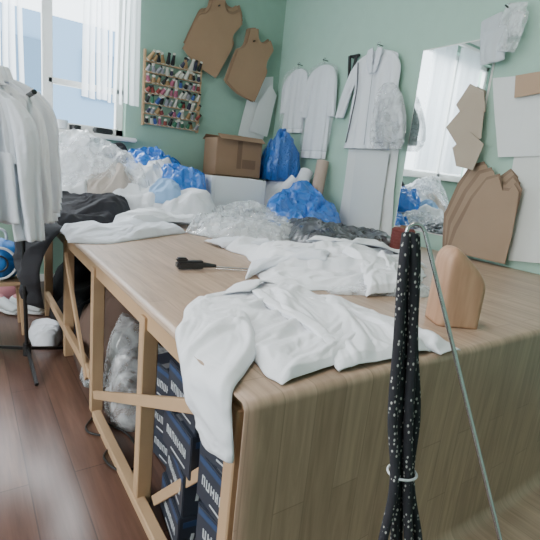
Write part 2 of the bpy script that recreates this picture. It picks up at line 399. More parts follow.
parts.append(ribbon('placket',[(t(.875,1.33,.030),t(.915,1.34,.032)),(t(.835,1.15,.030),t(.875,1.16,.036)),(t(.838,.97,.030),t(.878,.97,.036)),(t(.80,.82,.020),t(.84,.82,.026)),(t(.758,.722,.004),t(.80,.720,.008))],M_cloth,(0,0,1),nu=80,nv=12,puff=.003,fold=.006,freq=34,seed=12,edge=.002))
parts.append(ribbon('right_sleeve',[(t(1.08,1.40,.0),t(.98,1.44,.01)),(t(1.16,1.22,.0),t(1.02,1.24,.02)),(t(1.19,1.0,.0),t(1.07,.97,.02)),(t(1.23,.84,.0),t(1.10,.80,.012)),(t(1.24,.69,.0),t(1.14,.69,.0))],M_cloth,(0,0,1),nu=110,nv=56,puff=.016,fold=.020,freq=30,seed=21,direction=.2))
parts.append(ribbon('collar',[(t(.76,1.35,.02),t(.86,1.32,.035)),(t(.85,1.43,.025),t(.92,1.36,.04)),(t(.96,1.48,.025),t(.98,1.41,.04)),(t(1.05,1.46,.015),t(1.03,1.40,.03))],M_cloth,(0,0,1),nu=40,nv=20,puff=.008,fold=.008,freq=28,seed=5))
xe=TX0-.008
parts.append(ribbon('left_sleeve',[(t(.68,1.38,.006),t(.80,1.25,.02)),(t(.585,1.27,.008),t(.715,1.09,.02)),(t(.53,1.17,.008),t(.66,.97,.02)),((.478,1.09,T+.003),t(.60,.87,.014)),((xe-.004,1.00,T-.03),t(.53,.80,.006)),((xe-.008,.93,T-.08),(.466,.745,T+.0)),((xe-.010,.87,T-.125),(xe-.004,.715,T-.06)),((xe-.010,.83,T-.16),(xe-.004,.70,T-.11)),((xe-.010,.81,T-.172),(xe-.004,.698,T-.14))],M_cloth,(-.5,-.3,1),nu=130,nv=60,puff=.013,fold=.018,freq=28,seed=33,direction=.9,adapt=True,edge=.006))
group('white_jacket',parts)

# middle garment heap
p=[]
p.append(mound('heap_low',[(1.06,1.50),(1.18,1.38),(1.38,1.30),(1.64,1.22),(1.88,1.32),(2.2,1.55),(2.40,1.80),(2.25,1.98),(1.85,2.0),(1.6,2.1),(1.42,2.3),(1.26,2.25),(1.27,2.0),(1.14,1.75)],T,.06,M_cloth,seed=5,fold=.06,freq=26,nr=110,nt=320,direction=-.4,shift=.022,aniso=3.0,dec=.36,bumps=[(1.65,1.65,.05,.25),(1.35,1.8,.04,.15),(2.0,1.75,.03,.15)]))
p.append(ribbon('sleeve_1',[(t(1.55,1.66,.09),t(1.40,1.52,.09)),(t(1.42,1.76,.08),t(1.28,1.62,.07)),(t(1.26,1.80,.03),t(1.12,1.64,.02)),(t(1.12,1.74,.008),t(1.0,1.58,.0))],M_cloth2,(0,0,1),nu=90,nv=50,puff=.022,fold=.024,freq=28,seed=8))
p.append(ribbon('sleeve_2',[(t(1.60,1.62,.10),t(1.75,1.72,.10)),(t(1.55,1.45,.08),t(1.80,1.52,.09)),(t(1.45,1.30,.03),t(1.78,1.36,.045)),(t(1.38,1.22,.0),t(1.66,1.18,.0))],M_cloth,(0,0,1),nu=90,nv=80,puff=.02,fold=.034,freq=27,seed=9,direction=.8,aniso=3.2))
p.append(ribbon('skirt_panel',[(t(1.8,1.8,.12),t(1.62,1.95,.10)),(t(1.98,1.72,.11),t(1.85,1.95,.08)),(t(2.16,1.66,.06),t(2.08,1.92,.05)),(t(2.30,1.60,.0),t(2.28,1.84,.0))],M_cloth,(0,0,1),nu=90,nv=60,puff=.015,fold=.034,freq=26,seed=14,direction=.2,aniso=3.2))
p.append(ribbon('loose_sleeve',[(t(1.40,2.2,.04),t(1.5,2.05,.05)),(t(1.30,2.36,.02),t(1.36,2.15,.03)),(t(1.22,2.45,.005),t(1.24,2.25,.004))],M_cloth2,(0,0,1),nu=40,nv=30,puff=.02,fold=.025,freq=28,seed=16))
p.append(mound('plastic_cover',[(1.25,1.30),(1.45,1.22),(1.68,1.14),(1.85,1.25),(1.9,1.42),(1.6,1.42),(1.35,1.42)],T,.035,M_clear,seed=9,fold=.03,freq=30,nt=160))
group('garment_pile',p)

p=[ribbon('sleeve',[(t(.44,2.72),t(.44,2.46,.0)),(t(.56,2.86),t(.62,2.42)),(t(.72,2.96),t(.80,2.52)),(t(.92,3.02,.02),t(1.0,2.64)),(t(1.15,3.15,.02),t(1.25,2.80))],M_cloth2,(0,0,1),nu=100,nv=80,puff=.03,fold=.045,freq=24,seed=41,direction=.6,aniso=3),
   ribbon('body',[(t(.80,2.98,.02),t(.95,2.82,.04)),(t(.98,3.18,.04),t(1.2,2.95,.05)),(t(1.15,3.35,.05),t(1.5,3.05,.03))],M_cloth,(0,0,1),nu=80,nv=80,puff=.03,fold=.05,freq=24,seed=44)]
group('white_blouse',p)

p=[mound('folded_part',[(.47,3.0),(.6,2.98),(.8,3.05),(1.0,3.25),(1.08,3.5),(.9,3.7),(.7,3.75),(.47,3.6)],T,.22,M_black,seed=3,fold=.06,freq=22,bumps=[(.9,3.3,.05,.2)]),
   ribbon('hanging_part',[((.47,2.72,T+.04),(.47,3.55,T+.14)),((.39,2.66,.74),(.39,3.5,.80)),((.33,2.64,.6),(.35,3.4,.6)),((.34,2.68,.45),(.36,3.3,.42)),((.36,2.72,.33),(.37,3.2,.30))],M_black,(-1,0,0),nu=50,nv=50,puff=.05,fold=.06,freq=18,seed=6,direction=1.2)]
group('black_trousers',p)

# big back heap
p=[]
p.append(mound('lower_heap',[(.5,3.62),(.8,3.55),(1.2,3.25),(1.55,3.12),(1.78,3.3),(1.78,3.6),(1.9,4.0),(1.9,4.42),(1.3,4.45),(.7,4.45),(.48,4.2)],T,.38,M_cloth,seed=12,fold=.13,freq=19,nr=100,nt=300,profile=.6,shift=.05,bumps=[(.8,4.05,.20,.3),(1.35,4.2,.14,.3)]))
p.append(mound('plastic_wrapping',[(.48,3.68),(.8,3.6),(1.1,3.5),(1.35,3.55),(1.4,3.8),(1.3,4.3),(.9,4.42),(.5,4.3)],T+.02,.52,M_clear,seed=17,fold=.14,freq=20,nr=70,nt=220,profile=.5,shift=.06,bumps=[(.75,4.0,.16,.25),(1.1,3.9,.06,.2)]))
p.append(mound('beige_cloth',[(.75,3.62),(.95,3.5),(1.15,3.55),(1.15,3.75),(.9,3.85)],T+.12,.26,simple('dusty_beige',(.48,.42,.38),.9),seed=29,fold=.08,freq=20))
p.append(mound('dark_cloth',[(1.0,4.15),(1.15,4.05),(1.3,4.2),(1.2,4.4),(1.02,4.38)],T+.3,.46,M_black,seed=30,fold=.06,freq=20,profile=.4))
p.append(mound('light_blue_cloth',[(1.2,3.4),(1.40,3.3),(1.5,3.5),(1.42,3.7),(1.25,3.65)],T+.14,.15,M_skyblue,seed=27,fold=.08,freq=24))
group('fabric_heap',p)
p=[mound('sheet_1',[(1.10,4.0),(1.35,3.85),(1.7,3.85),(1.92,4.05),(1.8,4.35),(1.4,4.42),(1.15,4.3)],T+.18,.48,M_blue,seed=4,fold=.12,freq=22,profile=.45,shift=.05,bumps=[(1.35,4.15,.14,.22)])]
p.append(mound('sheet_2',[(1.35,3.60),(1.55,3.45),(1.72,3.5),(1.85,3.8),(1.70,3.95),(1.45,3.9)],T+.15,.30,M_blue,seed=14,fold=.10,freq=24,shift=.04,profile=.4))
group('blue_polythene_bag',p)
mound('blue_polythene_sheet',[(2.25,2.95),(2.5,2.86),(2.80,2.92),(3.0,3.15),(3.03,3.6),(2.75,3.68),(2.45,3.5),(2.2,3.3)],T,.25,M_blue,seed=6,fold=.12,freq=20,profile=.6,shift=.05,nr=80,nt=240,bumps=[(2.75,3.4,.07,.2)])
mound('plastic_wrap_pile',[(1.25,2.75),(1.5,2.5),(1.9,2.45),(2.15,2.6),(2.3,2.95),(2.15,3.4),(1.8,3.5),(1.6,3.2),(1.4,3.0)],T,.08,M_clear,seed=31,fold=.09,freq=26,nr=60,nt=220,shift=.05,bumps=[(1.95,3.1,.10,.2)])
p=[mound('inner_shirt',[(1.3,2.7),(1.55,2.5),(1.85,2.5),(2.05,2.7),(2.1,3.1),(1.8,3.25),(1.5,3.0)],T,.055,M_cloth,seed=35,fold=.07,freq=24,shift=.04)]
group('packed_shirt',p)
mound('grey_folded_film',[(1.85,2.22),(2.05,2.08),(2.4,2.06),(2.70,2.2),(2.78,2.5),(2.5,2.82),(2.15,2.85),(1.95,2.6)],T,.12,M_grayplastic,seed=37,fold=.07,freq=20,shift=.03)

def openbox(name,c,s,mat,rot=0,wall=.03):
    b=B(); x,y,z=s
    b.box((0,0,-z/2+wall/2),(x,y,wall),bev=.004)
    for sx in(-1,1): b.box((sx*(x/2-wall/2),0,0),(wall,y,z),bev=.006)
    for sy in(-1,1): b.box((0,sy*(y/2-wall/2),0),(x-2*wall+.004,wall,z),bev=.006)
    b.box((0,0,z/2-.05),(x-wall*1.5,y-wall*1.5,.03),bev=.01)
    o=b.obj(name,[mat]); o.location=c; o.rotation_euler=(0,0,rot); return o
openbox('foam_box',(2.10,3.72,T+.19),(.54,.38,.37),M_foam,-.12)
def carton(name,c,s,rot,mats,tape=True,flaps=False):
    b=B(); b.box((0,0,0),s,bev=.004,mi=0); x,y,z=s
    b.box((0,0,z/2+.001),(x*.99,.05,.002),mi=1)
    b.box((0,-y/2-.001,z*.1),(.05,.002,z*.78),mi=1)
    b.box((x*.22,-y/2-.0015,-z*.15),(x*.3,.002,z*.25),mi=2)
    if flaps:
        b.box((0,-y/2-.03,z/2+.012),(x*.98,.10,.004),rot=(.5,0,0),mi=0)
        b.box((0,y/2+.03,z/2+.012),(x*.98,.10,.004),rot=(-.5,0,0),mi=0)
    o=b.obj(name,mats); o.location=c; o.rotation_euler=(0,0,rot); return o
carton('cardboard_box',(2.32,4.2,T+.19),(.56,.36,.38),-.05,[M_card2,M_cardD,M_cardD])
carton('cardboard_box',(2.34,4.18,T+.565),(.50,.36,.36),-.1,[M_card2,M_cardD,M_cardD],flaps=True)
p=[mound('cloth_stack',[(2.62,3.75),(2.9,3.7),(3.03,3.8),(3.03,4.3),(2.85,4.42),(2.65,4.3)],T,.52,M_cloth2,seed=51,fold=.05,freq=14,profile=.25,shift=.03)]
group('stacked_cloth',p)
mound('blue_polythene_sack',[(2.62,3.85),(2.82,3.78),(3.0,3.85),(3.02,4.1),(2.9,4.28),(2.7,4.2)],T+.38,.50,M_blue2,seed=56,fold=.14,freq=24,profile=.35,shift=.06,nr=70,nt=200)
b=B(); b.cyl((2.72,3.62,T+.09),(2.98,3.70,T+.50),.075,n=32); b.cyl((2.72-.003,3.62-.001,T+.09-.005),(2.981,3.7003,T+.5015),.03,mi=1,n=24)
b.cyl((2.55,3.80,T+.08),(2.78,3.62,T+.42),.06,n=32)
autosm(b.obj('white_fabric_roll',[M_cloth,M_cardD]))
b=B(); b.cyl((2.86,3.40,T+.005),(2.99,3.48,T+.62),.062,n=32); b.cyl((2.86,3.40,T),(2.992,3.4812,T+.629),.03,mi=1,n=24)
autosm(b.obj('beige_fabric_roll',[M_beige,M_cardD]))

b=B(); x,y=2.60,2.05
b.cyl((x,y,T),(x,y,T+.012),.085,n=40,mi=1)
for i in range(14):
    r=.080+.002*(i%2); b.cyl((x,y,T+.012+i*.0105),(x,y,T+.012+(i+1)*.0105),r,r+.0012*(1 if i%2 else -1),mi=0,n=40)
b.cyl((x,y,T+.158),(x,y,T+.172),.082,.07,mi=0,n=40); b.cyl((x,y,T+.172),(x,y,T+.19),.03,.028,mi=1,n=24)
autosm(b.obj('thread_spool',[M_maroon,M_cardD]),50)

b=B()
b.box((.84,1.81,T+.022),(.13,.045,.036),rot=(0,0,-.12),bev=.008); b.box((.80,1.815,T+.045),(.05,.03,.02),rot=(0,0,-.12),bev=.006)
b.cyl((.90,1.80,T+.02),(.96,1.785,T+.016),.014,.008,n=16)
b.cyl((.95,1.788,T+.012),(1.20,1.69,T+.008),.004,mi=1,n=10); b.cyl((.95,1.768,T+.008),(1.16,1.66,T+.008),.003,mi=1,n=10)
autosm(b.obj('cutting_tool',[M_blkplastic,M_metal]),40)

def form():
    vs=[];fs=[];n=48;m=34
    for i in range(m+1):
        v=i/m
        for j in range(n):
            a=2*math.pi*j/n; ca,sa=math.cos(a),math.sin(a)
            sq=lambda c,e: math.copysign(abs(c)**e,c)
            k=max(0,(v-.70)/.30); r=(1-k**3)**.5 if v<1 else 0
            x=sq(ca,.30)*.080*r; y=sq(sa,.40)*.068*r
            top=.295-.12*max(0,min(1,(x+.05)/.14))**1.1
            vs.append((x,y,v*top))
    for i in range(m):
        for j in range(n): fs.append((i*n+j,i*n+(j+1)%n,(i+1)*n+(j+1)%n,(i+1)*n+j))
    fs.append(tuple(range(n-1,-1,-1))); fs.append(tuple(m*n+j for j in range(n)))
    o=mkobj('pressing_form',vs,fs,M_form); o.location=(1.47,.88,T); o.rotation_euler=(0,0,-.55); return o
form()

# ---------------------------------------------------------------- wall hangings: window wall
mats=[M_pine]+[simple('thread_%d'%i,c,.7) for i,c in enumerate([(.02,.02,.02),(.6,.58,.5),(.25,.05,.04),(.05,.1,.3),(.35,.22,.1),(.05,.18,.1),(.40,.28,.08),(.3,.3,.32),(.4,.12,.18),(.04,.04,.07)])]
b=B()
rows=7
for sx in (1.49,2.08): b.box((sx,4.53,1.91),(.02,.03,.70),mi=0)
for r in range(rows):
    z=1.59+r*.096
    b.box((1.785,4.52,z-.01),(.60,.05,.010),mi=0)
    for c in range(12):
        x=1.52+c*.048+random.uniform(-.008,.008)
        if random.random()<.06: continue
        mi=random.randint(1,10) if r<rows-2 else random.choice([1,2,8,10,2,5]); h=random.uniform(.05,.08)+(r>=rows-1)*.035; rr=random.uniform(.017,.025)
        p0=V((x,4.50,z+.008)); d=V((random.uniform(-.4,.4),-.7,.65)).normalized()
        b.cyl(p0,p0+d*h,rr,rr*.55,mi=mi,n=12); b.cyl(p0+d*h,p0+d*(h+.006),rr*.7,rr*.7,mi=random.choice([2,1]),n=12)
        b.cyl(p0-d*.006,p0,rr*1.1,rr*1.1,mi=2,n=12)
o=autosm(b.obj('thread_rack',mats),40)

def smooth_outline(base,k=4):
    P=[V((a,b_,0)) for a,b_ in base]; n=len(P); out=[]
    for i in range(n):
        for q in range(k):
            tt=q/k; p0=P[(i-1)%n];p1=P[i];p2=P[(i+1)%n];p3=P[(i+2)%n]
            out.append(.5*((2*p1)+(-p0+p2)*tt+(2*p0-5*p1+4*p2-p3)*tt*tt+(-p0+3*p1-3*p2+p3)*tt**3))
    return out
BOD=[(-.19,-.31),(-.02,-.34),(.17,-.32),(.195,-.30),(.20,-.1),(.20,.03),(.165,.07),(.15,.14),(.17,.25),(.165,.28),(.10,.33),(.085,.325),(.05,.27),(0,.25),(-.05,.27),(-.085,.335),(-.10,.34),(-.17,.29),(-.175,.27),(-.155,.15),(-.17,.08),(-.21,.03),(-.21,-.1),(-.20,-.29)]
def bod(cx,cz,s,rot):
    c,sn=math.cos(rot),math.sin(rot)
    return [(cx+(q.x*c-q.y*sn)*s[0],cz+(q.x*sn+q.y*c)*s[1]) for q in smooth_outline(BOD,3)]
def patterns(name,cx,cz,s,rot,plane,d0,mat,n=4,jit=.022):
    L=[]
    for i in range(n):
        L.append(plate('sheet_%d'%(i+1),bod(cx+random.uniform(-jit,jit),cz+random.uniform(-jit,jit)-i*.012,s,rot+random.uniform(-.06,.06)),plane,d0+i*.012,mat if i%2 else M_card2,.004,curl=.008,seed=i))
    b=B(); b.cyl((cx,4.548,cz+.2*s[1]),(cx,4.55-d0-n*.012-.03,cz+.2*s[1]),.006)
    L.append(b.obj('peg',[M_metalblk])); return group(name,L)
patterns('cardboard_pattern',2.21,2.60,(1.10,1.10),-.42,'B',.02,M_card)
patterns('cardboard_pattern',2.62,2.37,(.98,1.02),-.38,'B',.08,M_card)
p=[plate('sheet_1',[(2.58,1.60),(2.92,1.58),(3.0,2.05),(2.98,2.30),(2.78,2.25),(2.66,2.0)],'B',.02,M_paper,.002,curl=.02,seed=3),
   plate('sheet_2',[(2.70,1.66),(2.96,1.63),(3.03,2.1),(2.94,2.2),(2.8,2.0)],'B',.045,M_paper,.002,curl=.02,seed=5)]
group('paper_pattern',p)

# ---------------------------------------------------------------- wall hangings: right wall
Wn=(0,1,0);Wd=(-1,0,0)
def wallcoat(name,yc,zt,zh,w,seed,mat,sl=(.12,.5),sr=(.12,.5),slen=.5,depth=.035):
    x=XR-depth-.012
    L=[tube('body',[((x,yc,zt),w*.18,.012),((x,yc,zt-.035),w*.42,.02),((x,yc,zt-.09),w*.50,depth*.7),((x,yc,zt-.3),w*.46,depth),((x,yc,(zt+zh)/2),w*.47,depth),((x,yc,zh+.05),w*.52,depth),((x,yc,zh),w*.53,depth)],mat,Wn,Wd,seed=seed,famp=.26,folds=9,n=96)]
    for sg,(off,dz) in((1,sl),(-1,sr)):
        L.append(tube('sleeve_%s'%('a' if sg>0 else 'b'),[((x-.01,yc+sg*w*.40,zt-.06),.04,.015),((x-.015,yc+sg*(w*.5),zt-.16),.062,.03),((x-.015,yc+sg*(w*.5+off*.5),zt-slen*.6),.058,.03),((x-.012,yc+sg*(w*.5+off),zt-slen),.05,.025)],mat,Wn,Wd,seed=seed+3,famp=.2,folds=5,n=48))
    b=B(); b.cyl((XR,yc,zt+.05),(XR-.07,yc,zt+.05),.004); L.append(b.obj('wall_hook',[M_metalblk]))
    L.append(curve('hanger_hook',[(x,yc,zt-.02),(x,yc,zt+.03),(x-.0,yc+.02,zt+.055),(x,yc-.005,zt+.07),(x,yc-.02,zt+.055)],.003,M_metal))
    return L
def cover(yc,zt,zh,w,seed):
    x=XR-.075
    return tube('plastic_cover',[((x,yc,zt),.04,.02),((x,yc,zt-.05),w*.45,.04),((x,yc,zt-.12),w*.52,.045),((x,yc-.01,(zt+zh)/2),w*.54,.045),((x,yc-.01,zh+.03),w*.50,.035),((x,yc-.01,zh),w*.46,.03)],M_clear2,Wn,Wd,famp=.14,seed=seed,folds=5,n=60)
L=wallcoat('a',4.12,2.34,1.68,.32,2,M_flatcloth,(.02,.4),(.02,.4),.45); L.append(cover(4.12,2.36,1.72,.42,14))
group('white_smock',L)
L=wallcoat('b',3.70,2.33,1.42,.34,5,M_flatcloth,(.03,.4),(.05,.4),.5); L.append(cover(3.69,2.35,1.50,.44,4))
group('white_smock',L)
L=wallcoat('c',2.98,2.36,1.53,.46,9,M_flatcloth,(.14,.5),(.03,.5),.55,depth=.04)
x=XR-.10
L.append(ribbon('collar_left',[((x,3.06,2.36),(x,2.99,2.38)),((x-.01,3.04,2.26),(x-.01,2.97,2.28)),((x-.012,2.99,2.16),(x-.012,2.95,2.17))],M_cloth2,(-1,0,0),nu=16,nv=8,puff=.006,fold=.003))
L.append(ribbon('collar_right',[((x,2.88,2.36),(x,2.95,2.38)),((x-.01,2.89,2.26),(x-.01,2.95,2.28)),((x-.012,2.92,2.16),(x-.012,2.95,2.17))],M_cloth2,(-1,0,0),nu=16,nv=8,puff=.006,fold=.003))
L.append(curve('dark_piping',[(x+.01,3.17,2.28),(x+.0,3.13,2.05),(x+.0,3.15,1.8),(x+.01,3.19,1.58)],.006,simple('piping_grey',(.12,.12,.14),.8)))
L.append(curve('placket_seam',[(x-.01,2.95,2.15),(x-.01,2.94,1.85),(x-.01,2.93,1.56)],.003,simple('seam_grey',(.35,.36,.4),.8)))
group('white_coat',L)
b=B()
for y in (3.27,3.33): b.cyl((XR,y,2.36),(XR-.05,y,2.36),.006)
b.box((XR-.045,3.27,2.24),(.012,.03,.26),rot=(.2,0,0)); b.box((XR-.05,3.31,2.16),(.012,.02,.18),rot=(-.1,0,0)); b.box((XR-.045,3.33,2.30),(.012,.03,.14),rot=(-.15,0,0)); b.box((XR-.02,3.30,2.37),(.02,.12,.02))
b.obj('tape_measure_hook',[M_blkplastic])
L=[tube('bag',[((XR-.12,2.74,2.06),.05,.02),((XR-.12,2.72,1.98),.13,.04),((XR-.13,2.67,1.8),.17,.05),((XR-.13,2.65,1.62),.18,.05),((XR-.12,2.65,1.53),.14,.03)],M_clear,Wn,Wd,seed=13,famp=.3,folds=5,n=70),
   tube('contents',[((XR-.115,2.72,1.95),.09,.015),((XR-.12,2.68,1.8),.14,.025),((XR-.12,2.66,1.58),.15,.025)],simple('grey_cloth',(.36,.39,.41),.9),Wn,Wd,seed=3,famp=.2)]
group('garment_bag',L)
p=[plate('sheet_1',[(3.22,.80),(2.54,.80),(2.58,1.2),(2.62,1.62),(3.20,1.66)],'W',.012,M_paper,.002,curl=.02,seed=9),
   plate('sheet_2',[(3.05,.82),(2.66,.81),(2.68,1.5),(3.08,1.52)],'W',.04,simple('paper_grey',(.66,.70,.71),.8),.002,curl=.015,seed=12)]
group('hanging_paper_sheet',p)
b=B(); b.box((XR-.012,2.215,1.60),(.012,.61,1.40),mi=0,bev=.003)
b.box((XR-.004,2.215,1.60),(.006,.63,1.42),mi=1)
b.obj('mirror',[M_mirror,M_white_paint])
L=[]
M_pk=simple('packet_grey',(.56,.61,.65),.3)
for i,(y,z,w,h) in enumerate([(1.92,2.30,.15,.26),(1.80,2.37,.14,.20),(1.87,2.22,.16,.22),(1.75,2.28,.12,.24)]):
    rot=(-.25,.15,-.1,.2)[i]; wv=V((0,math.cos(rot),math.sin(rot))); c0=V((XR-.06-.02*i,y,z)); up=V((0,-math.sin(rot),math.cos(rot)))
    L.append(tube('packet_%d'%(i+1),[(c0+up*h*.5,w*.47,.006),(c0+up*h*.42,w*.52,.014),(c0,w*.54,.022),(c0-up*h*.42,w*.52,.014),(c0-up*h*.5,w*.47,.006)],M_clear if i%2 else M_pk,wv,Wd,seed=i*3+1,famp=.25,folds=5,n=50,nu=30))
b=B(); b.cyl((XR,1.83,2.44),(XR-.13,1.83,2.45),.005); L.append(b.obj('hook',[M_metalblk]))
group('plastic_packets',L)
p=[plate('sheet_1',[(1.88,2.03),(1.56,2.02),(1.42,1.95),(1.40,1.52),(1.72,1.50),(1.80,1.75)],'W',.02,M_paper,.002,curl=.03,seed=21),
   plate('sheet_2',[(1.62,1.55),(1.25,1.55),(1.20,.86),(1.50,.82),(1.60,1.2)],'W',.015,simple('paper_pale',(.68,.70,.68),.8),.002,curl=.03,seed=22),
   plate('tan_piece',[(1.70,2.02),(1.52,2.03),(1.50,1.90),(1.68,1.88)],'W',.06,M_paperT,.003,curl=.01,seed=23)]
group('paper_pattern',p)
p=[]
M_k1=simple('kraft_light',(.42,.35,.275),.85,var=.05); 
p.append(plate('piece_1',[(2.10,1.86),(2.02,2.0),(1.90,1.94),(1.86,1.80),(1.98,1.72)],'W',.06,M_k1,.004,curl=.01,seed=1))
p.append(plate('piece_2',[(2.14,1.70),(2.02,1.84),(1.86,1.80),(1.84,1.62),(2.0,1.55)],'W',.08,M_k1,.004,curl=.01,seed=2))
p.append(plate('piece_3',[(2.04,1.55),(1.92,1.66),(1.80,1.58),(1.84,1.40),(1.98,1.42)],'W',.10,M_k1,.004,curl=.01,seed=3))
group('kraft_pattern_piece',p)
p=[]
M_c3=simple('cardboard_tan',(.32,.225,.155),.85,var=.06); M_c4=simple('cardboard_tan_dark',(.24,.165,.115),.85,var=.06)
for i in range(6):
    dy=-.035*i; dz=-.02*i; r=random.uniform(-.05,.05)
    out=[(2.02+dy*.6,.80),(2.06+dy,1.06+dz),(1.98+dy,1.30+dz),(1.90+dy,1.44+dz),(1.80+dy*.9,1.47+dz),(1.74+dy*.8,1.38+dz),(1.66+dy*.6,1.38+dz),(1.60+dy*.4,1.43+dz),(1.54+dy*.3,1.38+dz),(1.60+dy*.3,1.15),(1.53+dy*.3,.98),(1.54+dy*.3,.80)]
    p.append(plate('piece_%d'%(i+1),[(a+r*(z-1),z) for a,z in out],'W',.02+i*.014,M_c3 if i%2 else M_c4,.003,curl=.012,seed=i+30))
group('cardboard_pattern_stack',p)

# ---------------------------------------------------------------- clothes rack at left
b=B(); px_,py_=.27,2.75
b.cyl((px_,py_,.06),(px_-.02,py_,1.46),.011); b.cyl((px_-.02,py_-.65,1.46),(px_-.02,py_+.02,1.46),.010)
b.cyl((px_-.35,py_-.1,1.46),(px_-.01,py_-.1,1.46),.009)
b.cyl((px_,py_,.045),(px_,py_,.12),.022)
for q in ((.12,3.02),(.49,2.86),(.28,2.42)): b.beam((px_,py_,.09),(*q,.012),.018,.018)
rack=autosm(b.obj('stand',[M_metalblk]),40)
L=[rack]
def coat(cx,cy,zt,zh,w,yaw,seed,mat):
    Wd_=V((math.cos(yaw),math.sin(yaw),0)); Dd=V((-math.sin(yaw),math.cos(yaw),0)); c=V((cx,cy,0)); P=lambda a,z,d=0: c+Wd_*a+Dd*d+V((0,0,z))
    parts=[tube('coat_body_%d'%seed,[(P(0,zt),w*.12,.02),(P(0,zt-.03),w*.34,.03),(P(0,zt-.09),w*.48,.045),(P(0,zt-.28),w*.48,.06),(P(0,(zt+zh)/2),w*.50,.06),(P(.01,zh),w*.56,.07)],mat,Wd_,Dd,seed=seed,famp=.6,folds=11,n=140,nu=70)]
    parts.append(tube('coat_collar_%d'%seed,[(P(0,zt-.03,-.03),.085,.04),(P(0,zt+.03,-.01),.07,.04),(P(0,zt+.035,0),.06,.03)],mat,Wd_,Dd,seed=seed,famp=.2,folds=4,n=40,nu=12))
    for sg in(-1,1):
        parts.append(tube('coat_sleeve_%d_%d'%(seed,sg),[(P(sg*w*.38,zt-.05),.04,.03),(P(sg*w*.50,zt-.15),.06,.045),(P(sg*w*.56,zt-.36,-.01),.055,.045),(P(sg*w*.60,zt-.58,-.015),.048,.038)],mat,Wd_,Dd,seed=seed+7,famp=.5,folds=6,n=60))
    return parts
L+=coat(.04,2.05,1.46,.95,.30,-.30,2,M_cloth2)
L+=coat(.07,2.20,1.50,.97,.34,.12,1,M_cloth)
L+=coat(.10,2.36,1.53,.90,.38,-.08,4,M_cloth2)
L+=coat(.13,2.52,1.55,.93,.40,.18,6,M_cloth)
L+=coat(.14,2.68,1.57,.88,.42,.0,9,M_cloth2)
group('clothes_rack',L)

o=tube('bag_body',[((.16,3.3,.38),.05,.05),((.16,3.3,.41),.12,.12),((.16,3.3,.50),.155,.15),((.16,3.3,.60),.12,.12),((.16,3.3,.645),.03,.03)],M_blueF,(1,0,0),(0,1,0),famp=.06,folds=8,nu=30)
r=curve('handle',[(.10,3.3,.63),(.12,3.28,.70),(.20,3.28,.70),(.22,3.3,.63)],.008,M_label)
r2=curve('ring_trim',[(.16+.10*math.cos(a),3.148,.51+.10*math.sin(a)) for a in [i*math.pi/4 for i in range(8)]],.008,M_label,True)
r3_=curve('inner_ring_trim',[(.16+.05*math.cos(a),3.142,.51+.05*math.sin(a)) for a in [i*math.pi/4 for i in range(8)]],.006,M_blkplastic,True)
group('blue_round_bag',[o,r,r2,r3_])
b=B()
for q in((.04,3.2),(.30,3.2),(.04,3.45),(.30,3.45)): b.beam((*q,0),(q[0]*.9+.017,q[1],.36),.03,.03)
b.box((.17,3.32,.37),(.34,.34,.025),bev=.006); b.obj('wooden_stool',[M_pine])
def shoe(name,x,y,yaw):
    c,s=math.cos(yaw),math.sin(yaw); P=lambda a,z:(x+c*a,y+s*a,z)
    up=tube('upper',[(P(-.13,.06),.02,.02),(P(-.12,.07),.035,.045),(P(-.06,.075),.04,.05),(P(.02,.06),.042,.038),(P(.09,.045),.045,.025),(P(.13,.035),.03,.015)],M_label,(-s,c,0),(0,0,1),famp=.03,nu=24,n=24)
    so=tube('sole',[(P(-.14,.016),.02,.014),(P(-.12,.016),.038,.016),(P(0,.016),.036,.016),(P(.08,.016),.048,.016),(P(.14,.018),.025,.014)],M_foam,(-s,c,0),(0,0,1),famp=0,nu=20,n=24)
    la=tube('lining',[(P(-.10,.10),.025,.03),(P(-.05,.11),.03,.02),(P(-.01,.095),.02,.012)],M_pink,(-s,c,0),(0,0,1),famp=0,nu=8,n=16)
    return group(name,[up,so,la])
shoe('sneaker',.22,3.72,-1.0); shoe('sneaker',.36,3.66,-.8)
mound('pink_cloth',[(-.1,3.9),(.15,3.85),(.4,4.0),(.35,4.2),(0,4.2)],0.001,.25,M_pink,seed=3,fold=.05)

# ---------------------------------------------------------------- under the table
M_tape=simple('parcel_tape_grey',(.20,.21,.23),.3)
rr_=random.Random(5)
def printed(c,s,rz):
    b=B(); x,y,z=s
    b.box((0,0,0),s,bev=.003,mi=0)
    b.box((0,0,z/2+.0008),(x*.97,.04,.0012),mi=3)
    for side in (-1,1):
        b.box((side*(x/2+.0006),0,z*.36),(.0012,y*.92,z*.12),mi=1)
        yy=-y*.34
        while yy<y*.34:      # block lettering strip
            w=rr_.uniform(.010,.018); h=z*.20
            b.box((side*(x/2+.0010),yy,-z*.02),(.0012,.005,h),mi=2); 
            b.box((side*(x/2+.0010),yy+w*.5,-z*.02+rr_.choice([-h*.45,0,h*.45])),(.0012,w*.7,.005),mi=2)
            b.box((side*(x/2+.0010),yy+w*.9,-z*.02),(.0012,.005,h),mi=2); yy+=w+.011
        b.box((side*(x/2+.0010),-y*.1,-z*.34),(.0012,y*.5,z*.035),mi=2)
        b.box((0,side*(y/2+.0006),z*.30),(x*.9,.0012,z*.14),mi=1)
        for i in range(11):
            b.box((-x*.34+i*x*.065,side*(y/2+.0010),-z*.05),(x*.035,.0012,z*.18),rot=(0,.12,0),mi=2)
    o=b.obj('printed_carton',[M_boxdark,M_boxblue,M_label,M_tape]); o.location=c; o.rotation_euler=(0,0,rz); return o
hs=.15
